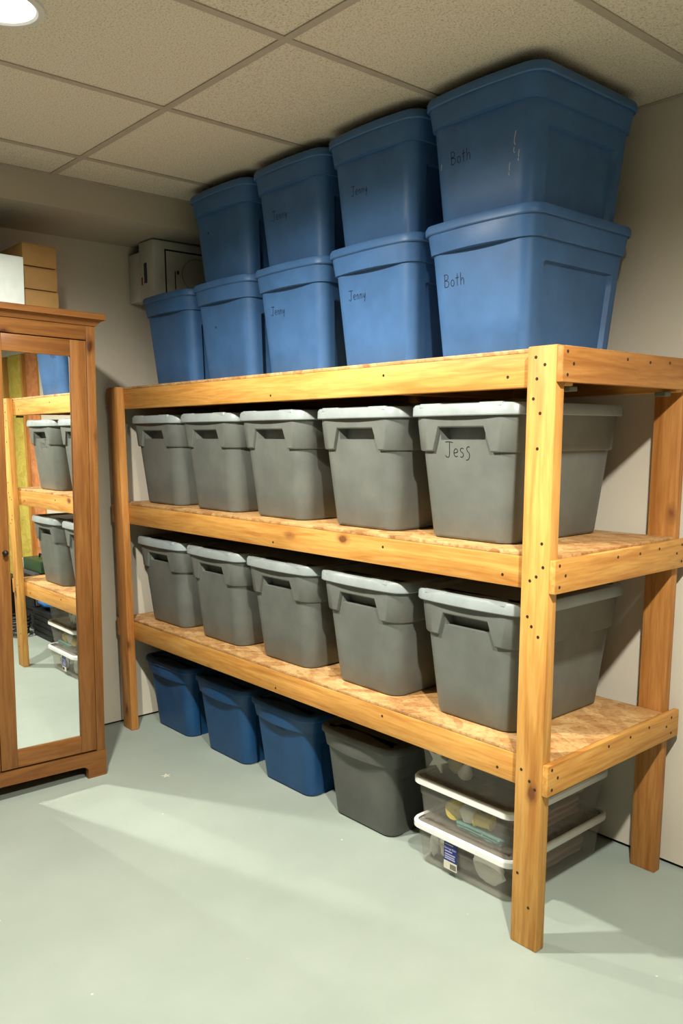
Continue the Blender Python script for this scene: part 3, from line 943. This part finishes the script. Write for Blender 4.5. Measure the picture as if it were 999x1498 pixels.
# local frame: +x out of the front, y negative along the front, origin at the near right foot
wd_ = 0.535
def wp(name, x0, x1, y0, y1, z0, z1, mat, parent=wr, bev=0.002):
    return bbox(name, x0, x1, y0, y1, z0, z1, mat, parent, bev, 2)
wp('side_panel', -wd_, 0, -0.020, 0, 0.085, WH, AZ)
wp('side_panel', -wd_, 0, -WW, -WW + 0.020, 0.085, WH, AZ)
wp('back_panel', -wd_, -wd_ + 0.008, -WW + 0.02, -0.02, 0.085, WH, AZ)
wp('bottom_panel', -wd_ + 0.008, -0.03, -WW + 0.02, -0.02, 0.09, 0.108, AY)
wp('stile', -0.022, 0.002, -0.036, 0.001, 0.10, WH - 0.002, AZ)
wp('stile', -0.022, 0.002, -WW - 0.001, -WW + 0.036, 0.10, WH - 0.002, AZ)
wp('top_rail', -0.022, 0.001, -WW + 0.036, -0.036, WH - 0.060, WH - 0.002, AY)
# cornice: swept profile along the front with returns
prof = [(0.0, 0.0), (0.006, 0.0), (0.012, 0.010), (0.020, 0.018), (0.030, 0.022), (0.034, 0.024), (0.034, 0.044), (0.028, 0.048), (0.0, 0.048)]
cv, cf = [], []
path = [(-wd_, 0.0, 0, 1), (0.0, 0.0, 1, 1), (0.0, -WW, 1, -1), (-wd_, -WW, 0, -1)]
for x, y, sx, sy in path:
    for o, z in prof: cv.append((x + o * sx, y + o * sy, WH - 0.004 + z))
n = len(prof)
for i in range(3):
    for k in range(n - 1): cf.append((i * n + k, i * n + k + 1, (i + 1) * n + k + 1, (i + 1) * n + k))
cf.append(tuple(i * n + n - 1 for i in range(4))); cf.append(tuple(i * n for i in range(3, -1, -1)))
put('cornice', cv, cf, AY, wr, 30)
# plinth apron with bracket feet
def apron(y0, y1, z0, z1):
    pts = [(y1, 0.0), (y1, z1), (y0, z1), (y0, 0.0), (y0 + 0.082, 0.0)]
    for k in range(6):
        a = math.pi / 2 * k / 5
        pts.append((y0 + 0.080 + 0.030 * (1 - math.cos(a)), 0.020 + 0.022 * math.sin(a) + 0.012))
    m = []
    for k in range(6):
        a = math.pi / 2 * (5 - k) / 5
        m.append((y1 - 0.080 - 0.030 * (1 - math.cos(a)), 0.020 + 0.022 * math.sin(a) + 0.012))
    pts += m + [(y1 - 0.082, 0.0)]
    v = [(x, y, z if z > 1e-6 else min(y, 0) * math.tan(math.radians(1.5))) for x in (-0.022, 0.006) for y, z in pts]
    k = len(pts)
    f = [tuple(range(k)), tuple(range(2 * k - 1, k - 1, -1))] + [(i, (i + 1) % k, k + (i + 1) % k, k + i) for i in range(k)]
    return v, f
put('plinth', *apron(-WW - 0.003, 0.003, 0, 0.110), AY, wr)
wp('side_plinth', -wd_, -0.022, -0.020, 0.003, 0.0, 0.085, AX)
wp('side_plinth', -wd_, -0.022, -WW - 0.003, -WW + 0.02, -(WW - 0.02) * math.tan(math.radians(1.5)), 0.085, AX)
def door(y0, y1, knob_y, glass=True):
    z0, z1 = 0.118, WH - 0.064
    d = empty('door', (0, 0, 0)); d.parent = wr
    fw = 0.066
    dm = wp('door_frame', -0.020, 0.003, y0, y0 + fw, z0, z1, AZ, d)
    wp('door_frame', -0.020, 0.003, y1 - fw, y1, z0, z1, AZ, d)
    wp('door_rail', -0.020, 0.0025, y0 + fw, y1 - fw, z0, z0 + 0.072, AY, d)
    wp('door_rail', -0.020, 0.0025, y0 + fw, y1 - fw, z1 - 0.064, z1, AY, d)
    if glass: wp('mirror', -0.012, -0.006, y0 + fw - 0.003, y1 - fw + 0.003, z0 + 0.069, z1 - 0.061, M_MIRROR, d, 0.0)
    else: wp('door_panel', -0.014, -0.006, y0 + fw - 0.003, y1 - fw + 0.003, z0 + 0.069, z1 - 0.061, AZ, d, 0.0)
    v, f = lathe([(0.0004, 0.022), (0.008, 0.020), (0.011, 0.014), (0.009, 0.008), (0.005, 0.004), (0.009, 0.0), (0.0004, 0.0)], 16)
    kb = put('knob', v, f, plain('iron_knob', (0.02, 0.012, 0.008), 0.4), d, 50, (0.003, knob_y, 0.985))
    kb.rotation_euler = (0, math.radians(90), 0)
    return d
door(-0.434, -0.038, -0.388)
door(-WW + 0.038, -0.437, -0.480, False)

# cartons on the wardrobe
def carton(name, x0, x1, y0, y1, z0, z1, mat, label, group=None, seam=None):
    t = empty(name, ((x0 + x1) / 2, (y0 + y1) / 2, z0))
    tag(t, label, 'box', group)
    hx, hy, h = (x1 - x0) / 2, (y1 - y0) / 2, z1 - z0
    bbox('carton_body', -hx, hx, -hy, hy, 0, h - 0.003, mat, t, 0.003)
    bbox('top_flap', -hx + 0.001, -0.001, -hy + 0.001, hy - 0.001, h - 0.003, h, mat, t)
    bbox('top_flap', 0.001, hx - 0.001, -hy + 0.001, hy - 0.001, h - 0.003, h, mat, t)
    return t
LEAN = math.radians(1.5)
def on_top(y): return 1.9175 - math.sin(LEAN) * (y - YR - 0.05)
for k, lab in enumerate(('brown cardboard box on the wardrobe, bottom of the stack of three',
                         'brown cardboard box on the wardrobe, middle of the stack of three',
                         'brown cardboard box on the wardrobe, top of the stack of three')):
    z = on_top(-0.436) + 0.0875 * k
    o = carton('cardboard_box', -2.40 + 0.002 * k, -2.12 - 0.003 * (k == 1), -0.505, -0.368, z, z + 0.0835, M_BROWN, lab, 'cardboard boxes on the wardrobe')
    o.rotation_euler.x = -LEAN
z = on_top(-0.735)
o = carton('white_box', -2.36, -2.03, -0.93, -0.540, z, z + 0.182, M_WHITEBOX, 'bright white box on the wardrobe in front of the brown boxes')
o.rotation_euler.x = -LEAN

# white carton on the far blue tote
ZC = Z1 + 0.3985
ik = carton('white_carton', -2.422, -2.292, 0.160, 0.58, ZC, ZC + 0.258, M_WHITECARD, 'white printed carton with a black frame on the far blue tote')
bbox('side_sleeve', -0.180, -0.066, -0.205, 0.20, 0.002, 0.222, M_WHITECARD, ik, 0.003)
M_PRINT = plain('black_print', (0.02, 0.02, 0.018), 0.6)
M_PRB = plain('navy_print', (0.03, 0.03, 0.09), 0.6)
M_PRR = plain('red_print', (0.30, 0.02, 0.04), 0.6)
ex = 0.065; hy = 0.21
def deco(name, y0, y1, z0, z1, mat, par=ik): return bbox(name, ex - 0.001, ex + 0.0006, y0, y1, z0, z1, mat, par)
deco('printed_frame', -hy + 0.060, -hy + 0.067, 0.030, 0.222, M_PRINT); deco('printed_frame', -hy + 0.060, hy - 0.04, 0.216, 0.223, M_PRINT)
deco('printed_frame', -hy + 0.060, hy - 0.04, 0.026, 0.033, M_PRINT)
pts = [(ex + 0.0003, -hy + 0.235 + 0.085 * math.cos(a), 0.122 + 0.075 * math.sin(a)) for a in [2 * math.pi * i / 48 for i in range(48)]]
put('printed_ring', *tube(pts, 0.0010, 5, True), M_PRINT, ik)
deco('printed_mark', -hy + 0.122, -hy + 0.134, 0.118, 0.134, M_PRB)
deco('printed_mark', -hy + 0.110, -hy + 0.115, 0.050, 0.130, M_PRINT)
bbox('printed_mark', -0.022, 0.006, -hy - 0.0006, -hy + 0.001, 0.075, 0.165, M_PRB, ik)
bbox('printed_mark', -0.048, -0.036, -hy - 0.0006, -hy + 0.001, 0.070, 0.105, M_PRR, ik)

# ------------------------------------------------------------------ clutter beyond the shelf (seen in the mirror)
def ribbed_crate(x, y, a, b, h, label):
    t = tag(empty('plastic_crate', (x, y, 0)), label, 'crate')
    cols = columns([-1, 0, 1], [-1, 0, 1], 3)
    lv = [(0.0, a - 0.01, b - 0.01, 0.02, 0)]
    k = 5
    for i in range(k):
        z0, z1 = h * i / k, h * (i + 1) / k
        lv += [(z0 + 0.004, a, b, 0.02, -0.008), (z0 + 0.012, a, b, 0.02, 0.0), (z1 - 0.006, a, b, 0.02, 0.0), (z1, a, b, 0.02, -0.008)]
    put('crate_body', *loft(cols, lv, True, True), M_BLACK, t, 35)
    put('crate_rim', *loft(cols, [(h - 0.004, a, b, 0.02, 0.006), (h + 0.010, a, b, 0.02, 0.006), (h + 0.010, a, b, 0.02, -0.012), (h - 0.004, a, b, 0.02, -0.012)], False, False), M_BLACK, t, 35)
    return t
ribbed_crate(0.56, 0.53, 0.19, 0.16, 0.20, 'black ribbed plastic crate on the floor beyond the shelf end, seen in the mirror')
M_BLUBAG = plain('blue_bag', (0.035, 0.16, 0.46), 0.5, bumpy=0.6, bscale=25)
o = put('blue_bag', *blob(0.13, 0.09, 0.045, 31), M_BLUBAG, None, 60, (0.62, 0.47, 0.252)); tag(o, 'crumpled blue bag lying on the black crate, seen in the mirror', 'bag')
t = tag(empty('grey_cabinet', (1.00, 0.555, 0)), 'low dark grey cabinet under the green tool box, seen in the mirror', 'cabinet')
M_DCAB = plain('dark_cabinet_paint', (0.09, 0.085, 0.08), 0.5)
bbox('cabinet_body', -0.20, 0.20, -0.13, 0.15, 0, 0.44, M_DCAB, t, 0.005)
for i in range(3): bbox('drawer', -0.185, 0.185, -0.142, -0.128, 0.03 + i * 0.135, 0.15 + i * 0.135, M_BLACK, t, 0.004)
t = tag(empty('tool_box', (0.93, 0.54, 0.44)), 'dark green tool box with white end on the low cabinet, seen in the mirror', 'tool box')
M_GREEN = plain('dark_green_paint', (0.035, 0.075, 0.03), 0.45)
bbox('box_shell', -0.19, 0.17, -0.09, 0.09, 0.002, 0.09, M_GREEN, t, 0.008)
bbox('end_cap', 0.168, 0.24, -0.085, 0.085, 0.002, 0.075, M_TRIMW, t, 0.006)
put('handle', *tube([(-0.08, 0, 0.088), (-0.075, 0, 0.115), (0.06, 0, 0.115), (0.065, 0, 0.088)], 0.007), M_BLACK, t, 50)
pts = []
for i in range(90):
    a = i * 0.42
    r = 0.105 + 0.012 * math.sin(i * 0.9)
    pts.append((0.82 + r * math.cos(a), 0.28 + r * math.sin(a) * 0.8, 0.012 + 0.0016 * i + 0.004 * math.sin(i * 1.7)))
o = put('coiled_cable', *tube(pts, 0.007, 6), M_BLACK, None, 50); tag(o, 'black cable coiled on the floor before the low cabinet, seen in the mirror', 'cable')
t = tag(empty('floor_heater', (1.42, 0.40, 0)), 'black boxy floor heater beyond the cabinet, seen in the mirror', 'heater')
bbox('heater_body', -0.15, 0.15, -0.12, 0.12, 0.03, 0.34, M_BLACK, t, 0.015)
for sx in (-0.11, 0.11): bbox('heater_foot', sx - 0.03, sx + 0.03, -0.13, 0.13, 0.0, 0.03, M_BLACK, t, 0.006)
for i in range(7): bbox('grille_slat', -0.12, 0.12, -0.128, -0.119, 0.07 + i * 0.035, 0.085 + i * 0.035, M_DCAB, t, 0.002)

# scrap on the floor
o = put('paper_scrap', *star('scrap', 0.024, 0.009, 0.0006), plain('scrap_paper', (0.66, 0.66, 0.54), 0.8), None, 0, (-1.79, -0.15, 0.0012))
o.rotation_euler = (math.radians(90), 0, 0.6)
tag(o, 'small pale star-shaped scrap lying on the floor near the far post', 'scrap')
